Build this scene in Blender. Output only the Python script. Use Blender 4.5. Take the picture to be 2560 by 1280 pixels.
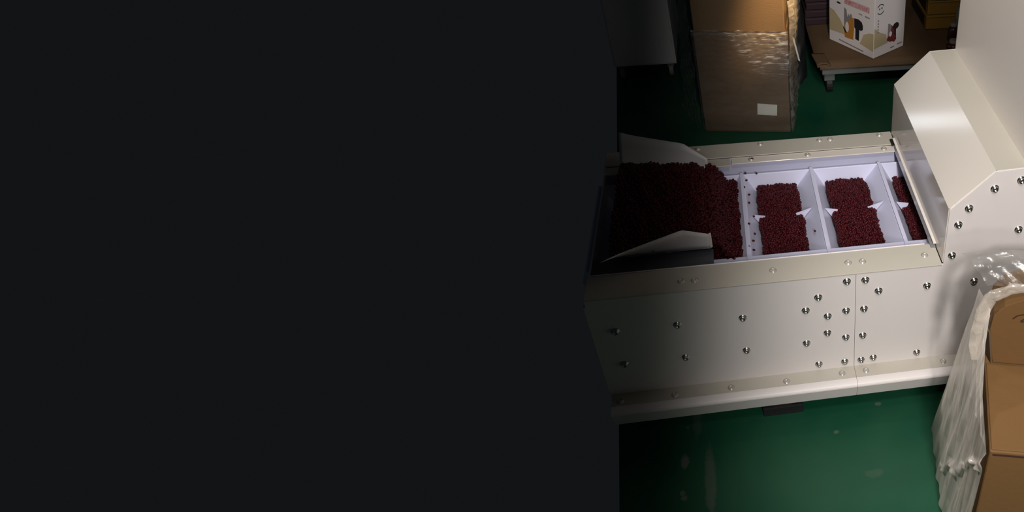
import bpy, bmesh, math, random
import numpy as np
from mathutils import Vector, Matrix, Euler

for o in list(bpy.data.objects):
    bpy.data.objects.remove(o, do_unlink=True)
SC = bpy.context.scene
COL = SC.collection
RNG = np.random.default_rng(7)
random.seed(7)

# ------------------------------------------------------------------ camera
CAM = Vector((0.0, -1.1407, 1.5))
C_R = Vector((0.98622, -0.16490, 0.01355))
C_U = Vector((0.09712, 0.64325, 0.75947))
C_F = Vector((0.13395, 0.74769, -0.65040))
cd = bpy.data.cameras.new('camera')
cam = bpy.data.objects.new('camera', cd)
COL.objects.link(cam)
cam.matrix_world = Matrix(((C_R.x, C_U.x, -C_F.x, CAM.x), (C_R.y, C_U.y, -C_F.y, CAM.y),
                           (C_R.z, C_U.z, -C_F.z, CAM.z), (0, 0, 0, 1)))
cd.sensor_width = 36.0
cd.lens = 1844.91 / 2560 * 36.0
cd.shift_x = -(2132.45 - 1280) / 2560
cd.clip_start = 0.02
SC.camera = cam

# ------------------------------------------------------------------ world: flat charcoal, nothing built behind
w = bpy.data.worlds.new('world')
SC.world = w
w.use_nodes = True
w.node_tree.nodes['Background'].inputs[0].default_value = (0.0060, 0.0070, 0.0080, 1)
w.node_tree.nodes['Background'].inputs[1].default_value = 1.0

# ------------------------------------------------------------------ lamps: they all shine to the right, placed to leave the left dark
LAMP_DIR = Vector((0.980, 0.070, -0.184))


def spot(name, loc, direction, power, color, size, blend, radius):
    l = bpy.data.lights.new(name, 'SPOT')
    l.energy = power
    l.color = color
    l.spot_size = size
    l.spot_blend = blend
    l.shadow_soft_size = radius
    o = bpy.data.objects.new(name, l)
    COL.objects.link(o)
    o.location = loc
    o.rotation_euler = Vector(direction).to_track_quat('-Z', 'Y').to_euler()
    return o


L_D = Vector((-0.18008, 0.80019, -0.65472))
# added fill spots, none in view, cut off to make the left fade
for a_, b_, p_, bl_ in ((1.00, -0.55, 11, 0.34), (1.25, 0.10, 7, 0.30), (0.85, 0.25, 14, 0.26), (0.55, 0.55, 58, 0.21), (-0.10, 0.85, 80, 0.17), (-0.45, 1.05, 92, 0.15)):
    spot('fade_fill', CAM + a_ * C_U - b_ * L_D + 0.080 * LAMP_DIR, LAMP_DIR, p_, (1.0, 0.955, 0.925), math.pi, bl_, 0.09)
# warm spot over the cartons
spot('warm_lamp', (0.62, 0.75, 1.75), Vector((0.20, 1.34, 0.61)) - Vector((0.62, 0.75, 1.75)), 420, (1.0, 0.66, 0.30),
     math.radians(11), 1.0, 0.04)
# added fill spot high on the left, there to brighten riser and hood
spot('riser_fill', (-1.2, 0.9, 2.3), Vector((0.56, 0.25, 0.90)) - Vector((-1.2, 0.9, 2.3)), 40, (1.0, 0.95, 0.90), math.radians(24), 0.7, 0.10)
spot('film_fill', (-1.2, 0.9, 2.3), Vector((0.37, -0.27, 0.33)) - Vector((-1.2, 0.9, 2.3)), 110, (1.0, 0.95, 0.90), math.radians(15), 1.0, 0.10)  # added fill, brightens the film on the foreground load
# narrow strip lamp at the back whose mirror image lies on the sloping hood
al = bpy.data.lights.new('strip_lamp', 'AREA')
al.shape = 'RECTANGLE'
al.size = 0.075
al.size_y = 0.50
al.energy = 0.012
al.color = (0.86, 0.92, 1.0)
al.spread = math.radians(24)
ao = bpy.data.objects.new('strip_lamp', al)
COL.objects.link(ao)
tgt = Vector((0.443, 0.291, 0.649))
ao.location = tgt + 2.3 * Vector((-0.497, 0.831, 0.251))
ao.rotation_euler = (tgt - ao.location).to_track_quat('-Z', 'Y').to_euler()

SC.view_settings.view_transform = 'Standard'
SC.view_settings.look = 'None'
SC.view_settings.gamma = 1
SC.view_settings.use_curve_mapping = False
SC.view_settings.exposure = 0.0


# ------------------------------------------------------------------ materials
def new_mat(name):
    m = bpy.data.materials.new(name)
    m.use_nodes = True
    nt = m.node_tree
    return m, nt, nt.nodes['Principled BSDF']


def mat(name, col, rough=0.5, metal=0.0, noise=0.0, nscale=8.0, bump=0.0, bscale=60.0, spec=0.5, stretch=None, coat=0.0):
    m, nt, b = new_mat(name)
    b.inputs['Roughness'].default_value = rough
    b.inputs['Metallic'].default_value = metal
    b.inputs['Specular IOR Level'].default_value = spec
    b.inputs['Coat Weight'].default_value = coat
    b.inputs['Coat Roughness'].default_value = 0.12
    tc = nt.nodes.new('ShaderNodeTexCoord')
    mp = nt.nodes.new('ShaderNodeMapping')
    nt.links.new(tc.outputs['Object'], mp.inputs['Vector'])
    if stretch:
        mp.inputs['Scale'].default_value = stretch
    n = nt.nodes.new('ShaderNodeTexNoise')
    n.inputs['Scale'].default_value = nscale
    n.inputs['Detail'].default_value = 5
    nt.links.new(mp.outputs[0], n.inputs['Vector'])
    mx = nt.nodes.new('ShaderNodeMix')
    mx.data_type = 'RGBA'
    k0, k1 = 1 - noise, 1 + noise
    mx.inputs[6].default_value = (*[c * k0 for c in col], 1)
    mx.inputs[7].default_value = (*[min(1, c * k1) for c in col], 1)
    nt.links.new(n.outputs['Fac'], mx.inputs[0])
    nt.links.new(mx.outputs[2], b.inputs['Base Color'])
    if bump:
        n2 = nt.nodes.new('ShaderNodeTexNoise')
        n2.inputs['Scale'].default_value = bscale
        n2.inputs['Detail'].default_value = 4
        nt.links.new(mp.outputs[0], n2.inputs['Vector'])
        bp = nt.nodes.new('ShaderNodeBump')
        bp.inputs['Strength'].default_value = bump
        bp.inputs['Distance'].default_value = 0.004
        nt.links.new(n2.outputs['Fac'], bp.inputs['Height'])
        nt.links.new(bp.outputs[0], b.inputs['Normal'])
    return m


def film_mat(name, opacity, tint=(0.75, 0.72, 0.68), rough=0.18, ws=(1, 1, 1), bscale=40, gloss=0.07, bumpk=0.5, crease_glint=False, trans=0.35):
    m, nt, b = new_mat(name)
    out = nt.nodes['Material Output']
    nt.nodes.remove(b)
    tr = nt.nodes.new('ShaderNodeBsdfTransparent')
    df = nt.nodes.new('ShaderNodeBsdfDiffuse')
    df.inputs[0].default_value = (*tint, 1)
    tl = nt.nodes.new('ShaderNodeBsdfTranslucent')
    tl.inputs[0].default_value = (*tint, 1)
    gl = nt.nodes.new('ShaderNodeBsdfGlossy')
    gl.inputs['Roughness'].default_value = rough
    gl.inputs[0].default_value = (0.9, 0.9, 0.9, 1)
    tc = nt.nodes.new('ShaderNodeTexCoord')
    mp = nt.nodes.new('ShaderNodeMapping')
    mp.inputs['Scale'].default_value = ws
    nt.links.new(tc.outputs['Object'], mp.inputs[0])
    nz = nt.nodes.new('ShaderNodeTexNoise')
    nz.inputs['Scale'].default_value = bscale
    nz.inputs['Detail'].default_value = 3
    nz.inputs['Distortion'].default_value = 0.8
    nt.links.new(mp.outputs[0], nz.inputs['Vector'])
    bp = nt.nodes.new('ShaderNodeBump')
    bp.inputs['Strength'].default_value = bumpk
    bp.inputs['Distance'].default_value = 0.006
    nt.links.new(nz.outputs['Fac'], bp.inputs['Height'])
    for s in (df, tl, gl):
        nt.links.new(bp.outputs[0], s.inputs['Normal'])
    m1 = nt.nodes.new('ShaderNodeMixShader')
    m1.inputs[0].default_value = trans
    nt.links.new(df.outputs[0], m1.inputs[1])
    nt.links.new(tl.outputs[0], m1.inputs[2])
    # opacity varies with the folds
    rp = nt.nodes.new('ShaderNodeMapRange')
    rp.inputs[1].default_value = 0.35
    rp.inputs[2].default_value = 0.70
    rp.inputs[3].default_value = max(0, opacity * 0.55)
    rp.inputs[4].default_value = min(1, opacity * 1.45)
    nt.links.new(nz.outputs['Fac'], rp.inputs[0])
    m2 = nt.nodes.new('ShaderNodeMixShader')
    fac = rp.outputs[0]
    if crease_glint:
        # gathered folds: thin whitish creases with highlights painted in, upper right, a hem along the top
        mp2 = nt.nodes.new('ShaderNodeMapping')
        mp2.inputs['Scale'].default_value = (14, 14, 95)
        mp2.inputs['Rotation'].default_value = (0, math.radians(-9), 0)
        nt.links.new(tc.outputs['Object'], mp2.inputs[0])
        n2 = nt.nodes.new('ShaderNodeTexNoise')
        n2.inputs['Scale'].default_value = 1.0
        n2.inputs['Detail'].default_value = 4
        n2.inputs['Distortion'].default_value = 1.4
        nt.links.new(mp2.outputs[0], n2.inputs['Vector'])
        r2 = nt.nodes.new('ShaderNodeMapRange')
        r2.inputs[1].default_value = 0.54
        r2.inputs[2].default_value = 0.66
        r2.inputs[3].default_value = 0.10
        r2.inputs[4].default_value = 1.0
        nt.links.new(n2.outputs['Fac'], r2.inputs[0])
        sx = nt.nodes.new('ShaderNodeSeparateXYZ')
        nt.links.new(tc.outputs['Object'], sx.inputs[0])

        def ramp(src, a, b, hi=1.0):
            q = nt.nodes.new('ShaderNodeMapRange')
            q.interpolation_type = 'SMOOTHSTEP'
            q.inputs[1].default_value = a
            q.inputs[2].default_value = b
            q.inputs[4].default_value = hi
            nt.links.new(src, q.inputs[0])
            return q.outputs[0]

        def op(o, a, b):
            q = nt.nodes.new('ShaderNodeMath')
            q.operation = o
            q.use_clamp = True
            for k, v in enumerate((a, b)):
                if isinstance(v, (int, float)):
                    q.inputs[k].default_value = v
                else:
                    nt.links.new(v, q.inputs[k])
            return q.outputs[0]
        dg = nt.nodes.new('ShaderNodeMath')
        dg.operation = 'MULTIPLY_ADD'
        dg.inputs[1].default_value = 0.62
        nt.links.new(sx.outputs['Z'], dg.inputs[0])
        nt.links.new(sx.outputs['X'], dg.inputs[2])
        zone = op('MULTIPLY', ramp(sx.outputs['Z'], 0.19, 0.31), ramp(dg.outputs[0], 0.165, 0.23))
        hem = ramp(sx.outputs['Z'], 0.375, 0.395, 0.35)
        cr = op('MULTIPLY', r2.outputs[0], op('ADD', zone, hem))
        fac = op('ADD', fac, op('MULTIPLY', cr, 1.0))
    nt.links.new(fac, m2.inputs[0])
    nt.links.new(tr.outputs[0], m2.inputs[1])
    nt.links.new(m1.outputs[0], m2.inputs[2])
    m3 = nt.nodes.new('ShaderNodeMixShader')
    m3.inputs[0].default_value = gloss
    nt.links.new(m2.outputs[0], m3.inputs[1])
    nt.links.new(gl.outputs[0], m3.inputs[2])
    nt.links.new(m3.outputs[0], out.inputs[0])
    return m


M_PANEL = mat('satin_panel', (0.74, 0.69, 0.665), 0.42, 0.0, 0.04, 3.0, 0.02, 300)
M_PAINT_DIM = mat('cream_paint_dim', (0.50, 0.465, 0.395), 0.40, 0.0, 0.05, 5.0)  # cream tone darkened, dimmer light on upward faces put into the paint
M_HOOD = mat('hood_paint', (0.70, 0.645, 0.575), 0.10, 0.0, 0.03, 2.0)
M_PAINT_LIT = mat('white_paint_lit', (0.84, 0.775, 0.71), 0.30, 0.0, 0.03, 2.0)  # same white made lighter, standing in for light the riser lacks
M_DARKIN = mat('dark_steel', (0.25, 0.25, 0.26), 0.5, 0.2, 0.1, 10)  # plain dark grey steel
M_INNER = mat('inner_wall', (0.60, 0.60, 0.76), 0.40, 0.0, 0.04, 6)
M_BUCKET = mat('bucket_plastic', (0.70, 0.70, 0.88), 0.32, 0.0, 0.03, 6)
M_BOLT = mat('bolt_steel', (0.52, 0.51, 0.49), 0.28, 1.0, 0.1, 40)
M_BOLTP = mat('painted_bolt', (0.50, 0.47, 0.42), 0.35, 0.3, 0.1, 40)
M_FEED = mat('feeder_steel', (0.62, 0.60, 0.60), 0.38, 0.0, 0.05, 8)
M_SHADE = mat('shade_grey', (0.10, 0.10, 0.11), 0.5, 0, 0.1, 12)  # shade below the feeder tray as a colour
M_BLACK = mat('black_rubber', (0.012, 0.012, 0.013), 0.6)
M_GREYMET = mat('grey_trolley_steel', (0.20, 0.21, 0.20), 0.5, 0.3, 0.15, 20)
M_CARD = mat('cardboard', (0.150, 0.096, 0.052), 0.75, 0.0, 0.08, 5, 0.15, 90, spec=0.25, stretch=(1, 1, 6))
M_CARD2 = mat('cardboard_dull', (0.125, 0.082, 0.048), 0.8, 0.0, 0.10, 5, 0.15, 90, spec=0.2)
M_CARD3 = mat('cardboard_front', (0.165, 0.086, 0.030), 0.75, 0.0, 0.06, 4, 0.12, 70, spec=0.25)
M_SHEET = mat('cardboard_sheet', (0.135, 0.082, 0.043), 0.8, 0.0, 0.15, 6, 0.1, 60, spec=0.2)
M_YELLOW = mat('yellow_carton', (0.34, 0.185, 0.030), 0.7, 0.0, 0.08, 5, spec=0.3)
M_PURPLE = mat('dark_plum_tray', (0.030, 0.011, 0.017), 0.6, 0.0, 0.2, 9)
M_STICK = mat('paper_label', (0.62, 0.62, 0.55), 0.7, 0.0, 0.05, 9)
M_GIFT = mat('printed_white_card', (0.78, 0.72, 0.70), 0.45, 0.0, 0.04, 5)
M_PINK = mat('pink_print', (0.50, 0.20, 0.22), 0.5)
M_PALEPINK = mat('pale_pink_print', (0.66, 0.42, 0.42), 0.5)
M_ORANGE = mat('orange_print', (0.48, 0.20, 0.03), 0.5, 0, 0.15, 30)
M_BLACKP = mat('black_print', (0.02, 0.018, 0.02), 0.45)
M_GREYP = mat('grey_print', (0.26, 0.23, 0.22), 0.5)
M_TAN = mat('tan_print', (0.52, 0.42, 0.25), 0.5, 0, 0.12, 14)
M_REDP = mat('dark_red_print', (0.16, 0.03, 0.03), 0.5, 0, 0.3, 40)
M_INK = mat('marker_ink', (0.045, 0.018, 0.01), 0.7)
M_CAB = mat('grey_white_cabinet', (0.62, 0.62, 0.62), 0.5, 0.0, 0.04, 4)
M_WOOD = mat('pallet_wood', (0.30, 0.2, 0.11), 0.8, 0, 0.2, 12)
M_BROWNJ = mat('brown_glass', (0.05, 0.018, 0.01), 0.25)
M_CAPG = mat('grey_green_cap', (0.22, 0.22, 0.17), 0.5)
M_FILM_T = film_mat('stretch_film_thin', 0.17, tint=(0.5, 0.5, 0.47), bscale=18, ws=(1, 1, 3))
M_FILM_C = film_mat('stretch_film_crumpled', 0.06, tint=(0.80, 0.77, 0.76), rough=0.12, ws=(1, 1, 2.5), bscale=20, bumpk=0.25, crease_glint=True)
M_FILM_D = film_mat('stretch_film_dense', 0.95, tint=(0.90, 0.83, 0.74), rough=0.22, ws=(3, 3, 0.3), bscale=14, bumpk=0.35, trans=0.12)
M_FILM_K = film_mat('stretch_film_knot', 0.50, tint=(0.74, 0.67, 0.58), rough=0.15, ws=(1, 1, 1.6), bscale=28, bumpk=0.5)


def bean_mat():
    m, nt, b = new_mat('red_bean')
    at = nt.nodes.new('ShaderNodeVertexColor')
    at.layer_name = 'tint'
    nt.links.new(at.outputs[0], b.inputs['Base Color'])
    b.inputs['Roughness'].default_value = 0.38
    b.inputs['Specular IOR Level'].default_value = 0.20
    return m


M_BEAN = bean_mat()
M_BEANBASE = mat('bean_underlayer', (0.05, 0.007, 0.008), 0.8, 0, 0.3, 200)


def floor_mat():
    m, nt, b = new_mat('green_epoxy')
    N, L = nt.nodes.new, nt.links.new
    tc = N('ShaderNodeTexCoord')
    n = N('ShaderNodeTexNoise')
    n.inputs['Scale'].default_value = 2.6
    n.inputs['Detail'].default_value = 6
    L(tc.outputs['Object'], n.inputs['Vector'])
    r = N('ShaderNodeValToRGB')
    r.color_ramp.elements[0].position = 0.35
    r.color_ramp.elements[0].color = (0.004, 0.062, 0.032, 1)
    r.color_ramp.elements[1].position = 0.70
    r.color_ramp.elements[1].color = (0.019, 0.088, 0.043, 1)
    L(n.outputs['Fac'], r.inputs[0])
    # scattered dusty specks
    v = N('ShaderNodeTexVoronoi')
    v.inputs['Scale'].default_value = 9.0
    v.inputs['Randomness'].default_value = 1.0
    L(tc.outputs['Object'], v.inputs['Vector'])
    ms = N('ShaderNodeMapRange')
    ms.inputs[1].default_value = 0.055
    ms.inputs[2].default_value = 0.035
    ms.inputs[3].default_value = 0.0
    ms.inputs[4].default_value = 0.30
    L(v.outputs['Distance'], ms.inputs[0])
    mx = N('ShaderNodeMix')
    mx.data_type = 'RGBA'
    mx.inputs[7].default_value = (0.16, 0.17, 0.15, 1)
    L(ms.outputs[0], mx.inputs[0])
    L(r.outputs[0], mx.inputs[6])
    prev = mx.outputs[2]
    # worn, scuffed places in the paint, each with its own place on the floor
    for (x, y, rx, ry, k) in ((-0.204, -0.091, 0.010, 0.024, 0.55), (-0.146, -0.15, 0.014, 0.10, 0.30),
                              (-0.209, -0.173, 0.006, 0.009, 0.5), (-0.205, -0.187, 0.009, 0.007, 0.5),
                              (0.160, -0.062, 0.008, 0.006, 0.4), (0.277, 0.006, 0.010, 0.006, 0.4),
                              (-0.175, 0.02, 0.012, 0.05, 0.18), (0.23, -0.19, 0.03, 0.012, 0.12)):
        mp = N('ShaderNodeMapping')
        mp.vector_type = 'POINT'
        mp.inputs['Location'].default_value = (-x / rx, -y / ry, 0)
        mp.inputs['Scale'].default_value = (1 / rx, 1 / ry, 0)
        L(tc.outputs['Object'], mp.inputs[0])
        nn = N('ShaderNodeTexNoise')
        nn.inputs['Scale'].default_value = 60
        L(tc.outputs['Object'], nn.inputs['Vector'])
        vl = N('ShaderNodeVectorMath')
        vl.operation = 'LENGTH'
        L(mp.outputs[0], vl.inputs[0])
        ad = N('ShaderNodeMath')
        ad.operation = 'MULTIPLY_ADD'
        ad.inputs[1].default_value = 0.9
        L(nn.outputs['Fac'], ad.inputs[0])
        L(vl.outputs['Value'], ad.inputs[2])
        mr = N('ShaderNodeMapRange')
        mr.inputs[1].default_value = 1.5
        mr.inputs[2].default_value = 1.1
        mr.inputs[3].default_value = 0
        mr.inputs[4].default_value = k
        L(ad.outputs[0], mr.inputs[0])
        mq = N('ShaderNodeMix')
        mq.data_type = 'RGBA'
        mq.inputs[7].default_value = (0.17, 0.16, 0.14, 1)
        L(mr.outputs[0], mq.inputs[0])
        L(prev, mq.inputs[6])
        prev = mq.outputs[2]
    L(prev, b.inputs['Base Color'])
    b.inputs['Specular IOR Level'].default_value = 0.30
    n3 = N('ShaderNodeTexNoise')
    n3.inputs['Scale'].default_value = 5
    n3.inputs['Detail'].default_value = 5
    L(tc.outputs['Object'], n3.inputs['Vector'])
    rr = N('ShaderNodeMapRange')
    rr.inputs[3].default_value = 0.34
    rr.inputs[4].default_value = 0.55
    L(n3.outputs['Fac'], rr.inputs[0])
    L(rr.outputs[0], b.inputs['Roughness'])
    return m


M_FLOOR = floor_mat()

# ------------------------------------------------------------------ helpers
ORG = {}


def tag(o, label=None, cat=None, group=None, kind=None):
    if label:
        o['label'] = label
    if cat:
        o['category'] = cat
    if group:
        o['group'] = group
    if kind:
        o['kind'] = kind
    return o


def thing(name, label, cat, loc, group=None):
    o = bpy.data.objects.new(name, None)
    o.empty_display_size = 0.05
    COL.objects.link(o)
    o.location = loc
    ORG[o.name] = Vector(loc)
    return tag(o, label, cat, group)


def put(name, verts, faces, material, parent=None, smooth=False, bevel=0.0, seg=2, origin=None, solid=0.0):
    """one mesh object out of world-space vertices"""
    V = np.asarray(verts, float)
    if origin is None:
        lo, hi = V.min(0), V.max(0)
        origin = Vector(((lo[0] + hi[0]) / 2, (lo[1] + hi[1]) / 2, lo[2]))
    origin = Vector(origin)
    me = bpy.data.meshes.new(name)
    me.from_pydata([tuple(v) for v in (V - np.array(origin))], [], [tuple(f) for f in faces])
    bm = bmesh.new()
    bm.from_mesh(me)
    bmesh.ops.recalc_face_normals(bm, faces=bm.faces)
    if bevel:
        bmesh.ops.bevel(bm, geom=[e for e in bm.edges if e.calc_face_angle(0) > 0.4], offset=bevel, segments=seg, affect='EDGES', profile=0.6)
    bm.to_mesh(me)
    bm.free()
    me.materials.append(material)
    if smooth:
        me.polygons.foreach_set('use_smooth', [True] * len(me.polygons))
    o = bpy.data.objects.new(name, me)
    COL.objects.link(o)
    po = Vector((0, 0, 0))
    if parent is not None:
        o.parent = parent
        po = ORG[parent.name]
    o.location = origin - po
    ORG[o.name] = origin
    if solid:
        md = o.modifiers.new('thickness', 'SOLIDIFY')
        md.thickness = solid
        md.offset = 0
    return o


BOXF = [(0, 1, 3, 2), (4, 6, 7, 5), (0, 4, 5, 1), (2, 3, 7, 6), (0, 2, 6, 4), (1, 5, 7, 3)]


def box(name, lo, hi, material, parent=None, bevel=0.0, **k):
    vs = [(x, y, z) for x in (lo[0], hi[0]) for y in (lo[1], hi[1]) for z in (lo[2], hi[2])]
    return put(name, vs, BOXF, material, parent, bevel=bevel, **k)


def obox(name, corner, ang, size, material, parent=None, bevel=0.0, **k):
    """box turned about z: corner is the near-left bottom corner, size runs right, away, up"""
    c, s = math.cos(ang), math.sin(ang)
    u, v = (c, s), (-s, c)
    vs = [(corner[0] + a * u[0] + b * v[0], corner[1] + a * u[1] + b * v[1], corner[2] + h)
          for a in (0, size[0]) for b in (0, size[1]) for h in (0, size[2])]
    return put(name, vs, BOXF, material, parent, bevel=bevel, **k)


def prism(name, poly, axis, a, b, material, parent=None, bevel=0.0, **k):
    """polygon given in the two other axes, extruded from a to b along axis"""
    def p3(p, t):
        q = list(p)
        q.insert(axis, t)
        return tuple(q)
    n = len(poly)
    vs = [p3(p, a) for p in poly] + [p3(p, b) for p in poly]
    fs = [tuple(range(n)), tuple(range(2 * n - 1, n - 1, -1))]
    fs += [(i, (i + 1) % n, n + (i + 1) % n, n + i) for i in range(n)]
    return put(name, vs, fs, material, parent, bevel=bevel, **k)


def lathe(name, prof, center, material, parent=None, n=20, **k):
    vs, fs = [], []
    for r, z in prof:
        for i in range(n):
            a = 2 * math.pi * i / n
            vs.append((center[0] + r * math.cos(a), center[1] + r * math.sin(a), center[2] + z))
    for j in range(len(prof) - 1):
        for i in range(n):
            fs.append((j * n + i, j * n + (i + 1) % n, (j + 1) * n + (i + 1) % n, (j + 1) * n + i))
    fs.append(tuple(range(n)))
    fs.append(tuple(range((len(prof) - 1) * n, len(prof) * n)))
    return put(name, vs, fs, material, parent, smooth=k.pop('smooth', True), **k)


def grid(name, fn, nu, nv, material, parent=None, solid=0.0, **k):
    vs = [fn(i / nu, j / nv) for j in range(nv + 1) for i in range(nu + 1)]
    fs = [(j * (nu + 1) + i, j * (nu + 1) + i + 1, (j + 1) * (nu + 1) + i + 1, (j + 1) * (nu + 1) + i)
          for j in range(nv) for i in range(nu)]
    return put(name, vs, fs, material, parent, smooth=True, solid=solid, **k)


def wob(a, b, c=0.0, s=0):
    return (math.sin(a * 12.9 + b * 4.1 + s) + math.sin(a * 5.3 - b * 9.7 + c * 3 + s * 2.1) + 0.5 * math.sin(a * 27 + b * 17 + s * 0.7)) / 2.5


def plate_poly(name, pts, n, t, material, parent=None, **k):
    """flat polygon plate (world points) with thickness t along n"""
    m = len(pts)
    nn = Vector(n).normalized() * t
    vs = [tuple(p) for p in pts] + [tuple(Vector(p) + nn) for p in pts]
    fs = [tuple(range(m)), tuple(range(2 * m - 1, m - 1, -1))]
    fs += [(i, (i + 1) % m, m + (i + 1) % m, m + i) for i in range(m)]
    return put(name, vs, fs, material, parent, **k)


# ------------------------------------------------------------------ floor
fl = put('floor', [(-0.282, -1.05, -0.02), (1.5, -1.05, -0.02), (2.6, 3.6, -0.02), (-0.632, 3.6, -0.02),
                   (-0.282, -1.05, 0), (1.5, -1.05, 0), (2.6, 3.6, 0), (-0.632, 3.6, 0)],
         [(0, 1, 2, 3), (4, 5, 6, 7), (0, 1, 5, 4), (1, 2, 6, 5), (2, 3, 7, 6), (3, 0, 4, 7)], M_FLOOR, origin=(0, 0, 0))
tag(fl, 'glossy dark green painted floor', kind='structure')

# ------------------------------------------------------------------ bolts (shared mesh)


def bolt_mesh(name, r, h, m):
    bm = bmesh.new()
    n = 18
    prof = [(r * 1.18, 0), (r * 1.18, h * 0.18), (r, h * 0.2), (r * 0.97, h * 0.62), (r * 0.75, h * 0.92), (r * 0.45, h),
            (r * 0.40, h * 0.6), (0.0005, h * 0.55)]
    rings = []
    for k, (rr, z) in enumerate(prof):
        ring = []
        for i in range(n):
            a = 2 * math.pi * i / n
            q = rr
            if k in (2, 3):
                q = rr * (0.93 + 0.07 * abs(math.cos(3 * a)))
            ring.append(bm.verts.new((q * math.cos(a), q * math.sin(a), z)))
        rings.append(ring)
    for a, b in zip(rings, rings[1:]):
        for i in range(n):
            bm.faces.new((a[i], a[(i + 1) % n], b[(i + 1) % n], b[i]))
    bm.faces.new(rings[-1])
    bmesh.ops.recalc_face_normals(bm, faces=bm.faces)
    me = bpy.data.meshes.new(name)
    bm.to_mesh(me)
    bm.free()
    me.materials.append(m)
    me.polygons.foreach_set('use_smooth', [True] * len(me.polygons))
    return me


BOLT = bolt_mesh('bolt', 0.0075, 0.0075, M_BOLT)
RIVET = bolt_mesh('small_bolt', 0.0068, 0.0045, M_BOLTP)


def bolt(parent, loc, normal, mesh=None):
    o = bpy.data.objects.new('bolt', mesh or BOLT)
    COL.objects.link(o)
    o.parent = parent
    o.location = Vector(loc) - ORG[parent.name]
    o.rotation_euler = Vector(normal).to_track_quat('Z', 'X').to_euler()
    o.rotation_euler.rotate_axis('Z', random.uniform(0, 6))
    return o


# ------------------------------------------------------------------ bucket conveyor
XL, XS, XE = -0.345, 0.2115, 0.90
YF = 0.548
ZT, ZL, ZB = 0.460, 0.163, 0.115
cv = thing('bucket_conveyor', 'white steel bucket conveyor with bolted side panels and a sloping hood on the right', 'conveyor', (0.1, 0.27, 0))

GAP = 0.0004
pa = box('side_panel', (XL, 0.0, ZL - 0.002), (XS - GAP, 0.004, ZT - 0.002), M_PANEL, cv)
# right hand panel runs on into the hood's side plate
prof = [(XS + GAP, ZL - 0.002), (XE, ZL - 0.002), (XE, 1.3), (0.553, 1.3), (0.553, 0.691), (0.487, 0.688), (0.4015, 0.603), (0.4015, ZT - 0.002), (XS + GAP, ZT - 0.002)]
pb = prism('side_panel', [(x, z) for x, z in prof], 1, 0.0, 0.004, M_PANEL, cv)
for x, z in [(-0.172, 0.364), (-0.034, 0.364), (-0.034, 0.261), (-0.168, 0.261), (0.102, 0.366), (0.130, 0.401), (0.150, 0.341),
             (0.149, 0.288), (0.101, 0.262), (0.192, 0.439), (0.191, 0.352), (0.191, 0.267), (0.128, 0.186), (0.189, 0.184),
             (-0.30, 0.364), (-0.30, 0.261)]:
    bolt(pa, (x, 0, z), (0, -1, 0))
for x, z in [(0.232, 0.438), (0.231, 0.352), (0.230, 0.267), (0.228, 0.184), (0.257, 0.187), (0.262, 0.402), (0.370, 0.402),
             (0.362, 0.187), (0.477, 0.401), (0.418, 0.483), (0.423, 0.565), (0.441, 0.605), (0.489, 0.649), (0.542, 0.664),
             (0.557, 0.537), (0.60, 0.40), (0.60, 0.664)]:
    bolt(pb, (x, 0, z), (0, -1, 0))


def lower_rail(x0, x1):
    # folded bottom rail: a flat ledge, a rounded shoulder and a face tipped inward to darken it
    pts = [(0.003, ZL)]
    pts += [(-0.036, ZL)]
    for i in range(7):
        a = math.pi / 2 * i / 6
        pts.append((-0.036 - 0.019 * math.sin(a), ZL - 0.011 + 0.011 * math.cos(a)))
    pts += [(-0.041, ZB - 0.009), (-0.0385, ZB - 0.009), (-0.0525, ZL - 0.014), (-0.036, ZL - 0.003), (0.003, ZL - 0.003)]
    n = len(pts)
    vs = [(x0, y, z) for y, z in pts] + [(x1, y, z) for y, z in pts]
    fs = [tuple(range(n)), tuple(range(2 * n - 1, n - 1, -1))] + [(i, (i + 1) % n, n + (i + 1) % n, n + i) for i in range(n)]
    return put('lower_rail', vs, fs, M_PANEL, cv)


la, lb = lower_rail(XL, XS - 0.0003), lower_rail(XS + 0.0003, XE)
for rail, a_, b_ in ((la, XL, XS - 0.0003), (lb, XS + 0.0003, XE)):
    box('ledge_shade', (a_, -0.035, ZL), (b_, -0.0005, ZL + 0.0009), M_PAINT_DIM, rail)  # added skin that paints the ledge dimmer
for x, y in [(0.180, -0.019), (0.049, -0.023), (-0.078, -0.022), (-0.205, -0.023), (-0.325, -0.022)]:
    bolt(la, (x, y, ZL + 0.0009), (0, 0, 1), RIVET)
for x, y in [(0.237, -0.019), (0.424, -0.019), (0.36, -0.019)][:2]:
    bolt(lb, (x, y, ZL + 0.0009), (0, 0, 1), RIVET)

# near top flange with a turned inner lip
tf = box('top_flange', (XL, -0.002, ZT - 0.003), (0.399, 0.070, ZT), M_PAINT_DIM, cv, bevel=0.0012)
box('flange_lip', (XL, 0.0705, ZT - 0.020), (0.378, 0.0735, ZT + 0.0015), M_PANEL, cv, bevel=0.0008, seg=1)
for x, y in [(-0.124, 0.027), (-0.151, 0.028), (0.039, 0.033), (0.200, 0.034), (0.231, 0.033), (0.368, 0.033)]:
    bolt(tf, (x, y, ZT), (0, 0, 1), RIVET)
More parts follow.
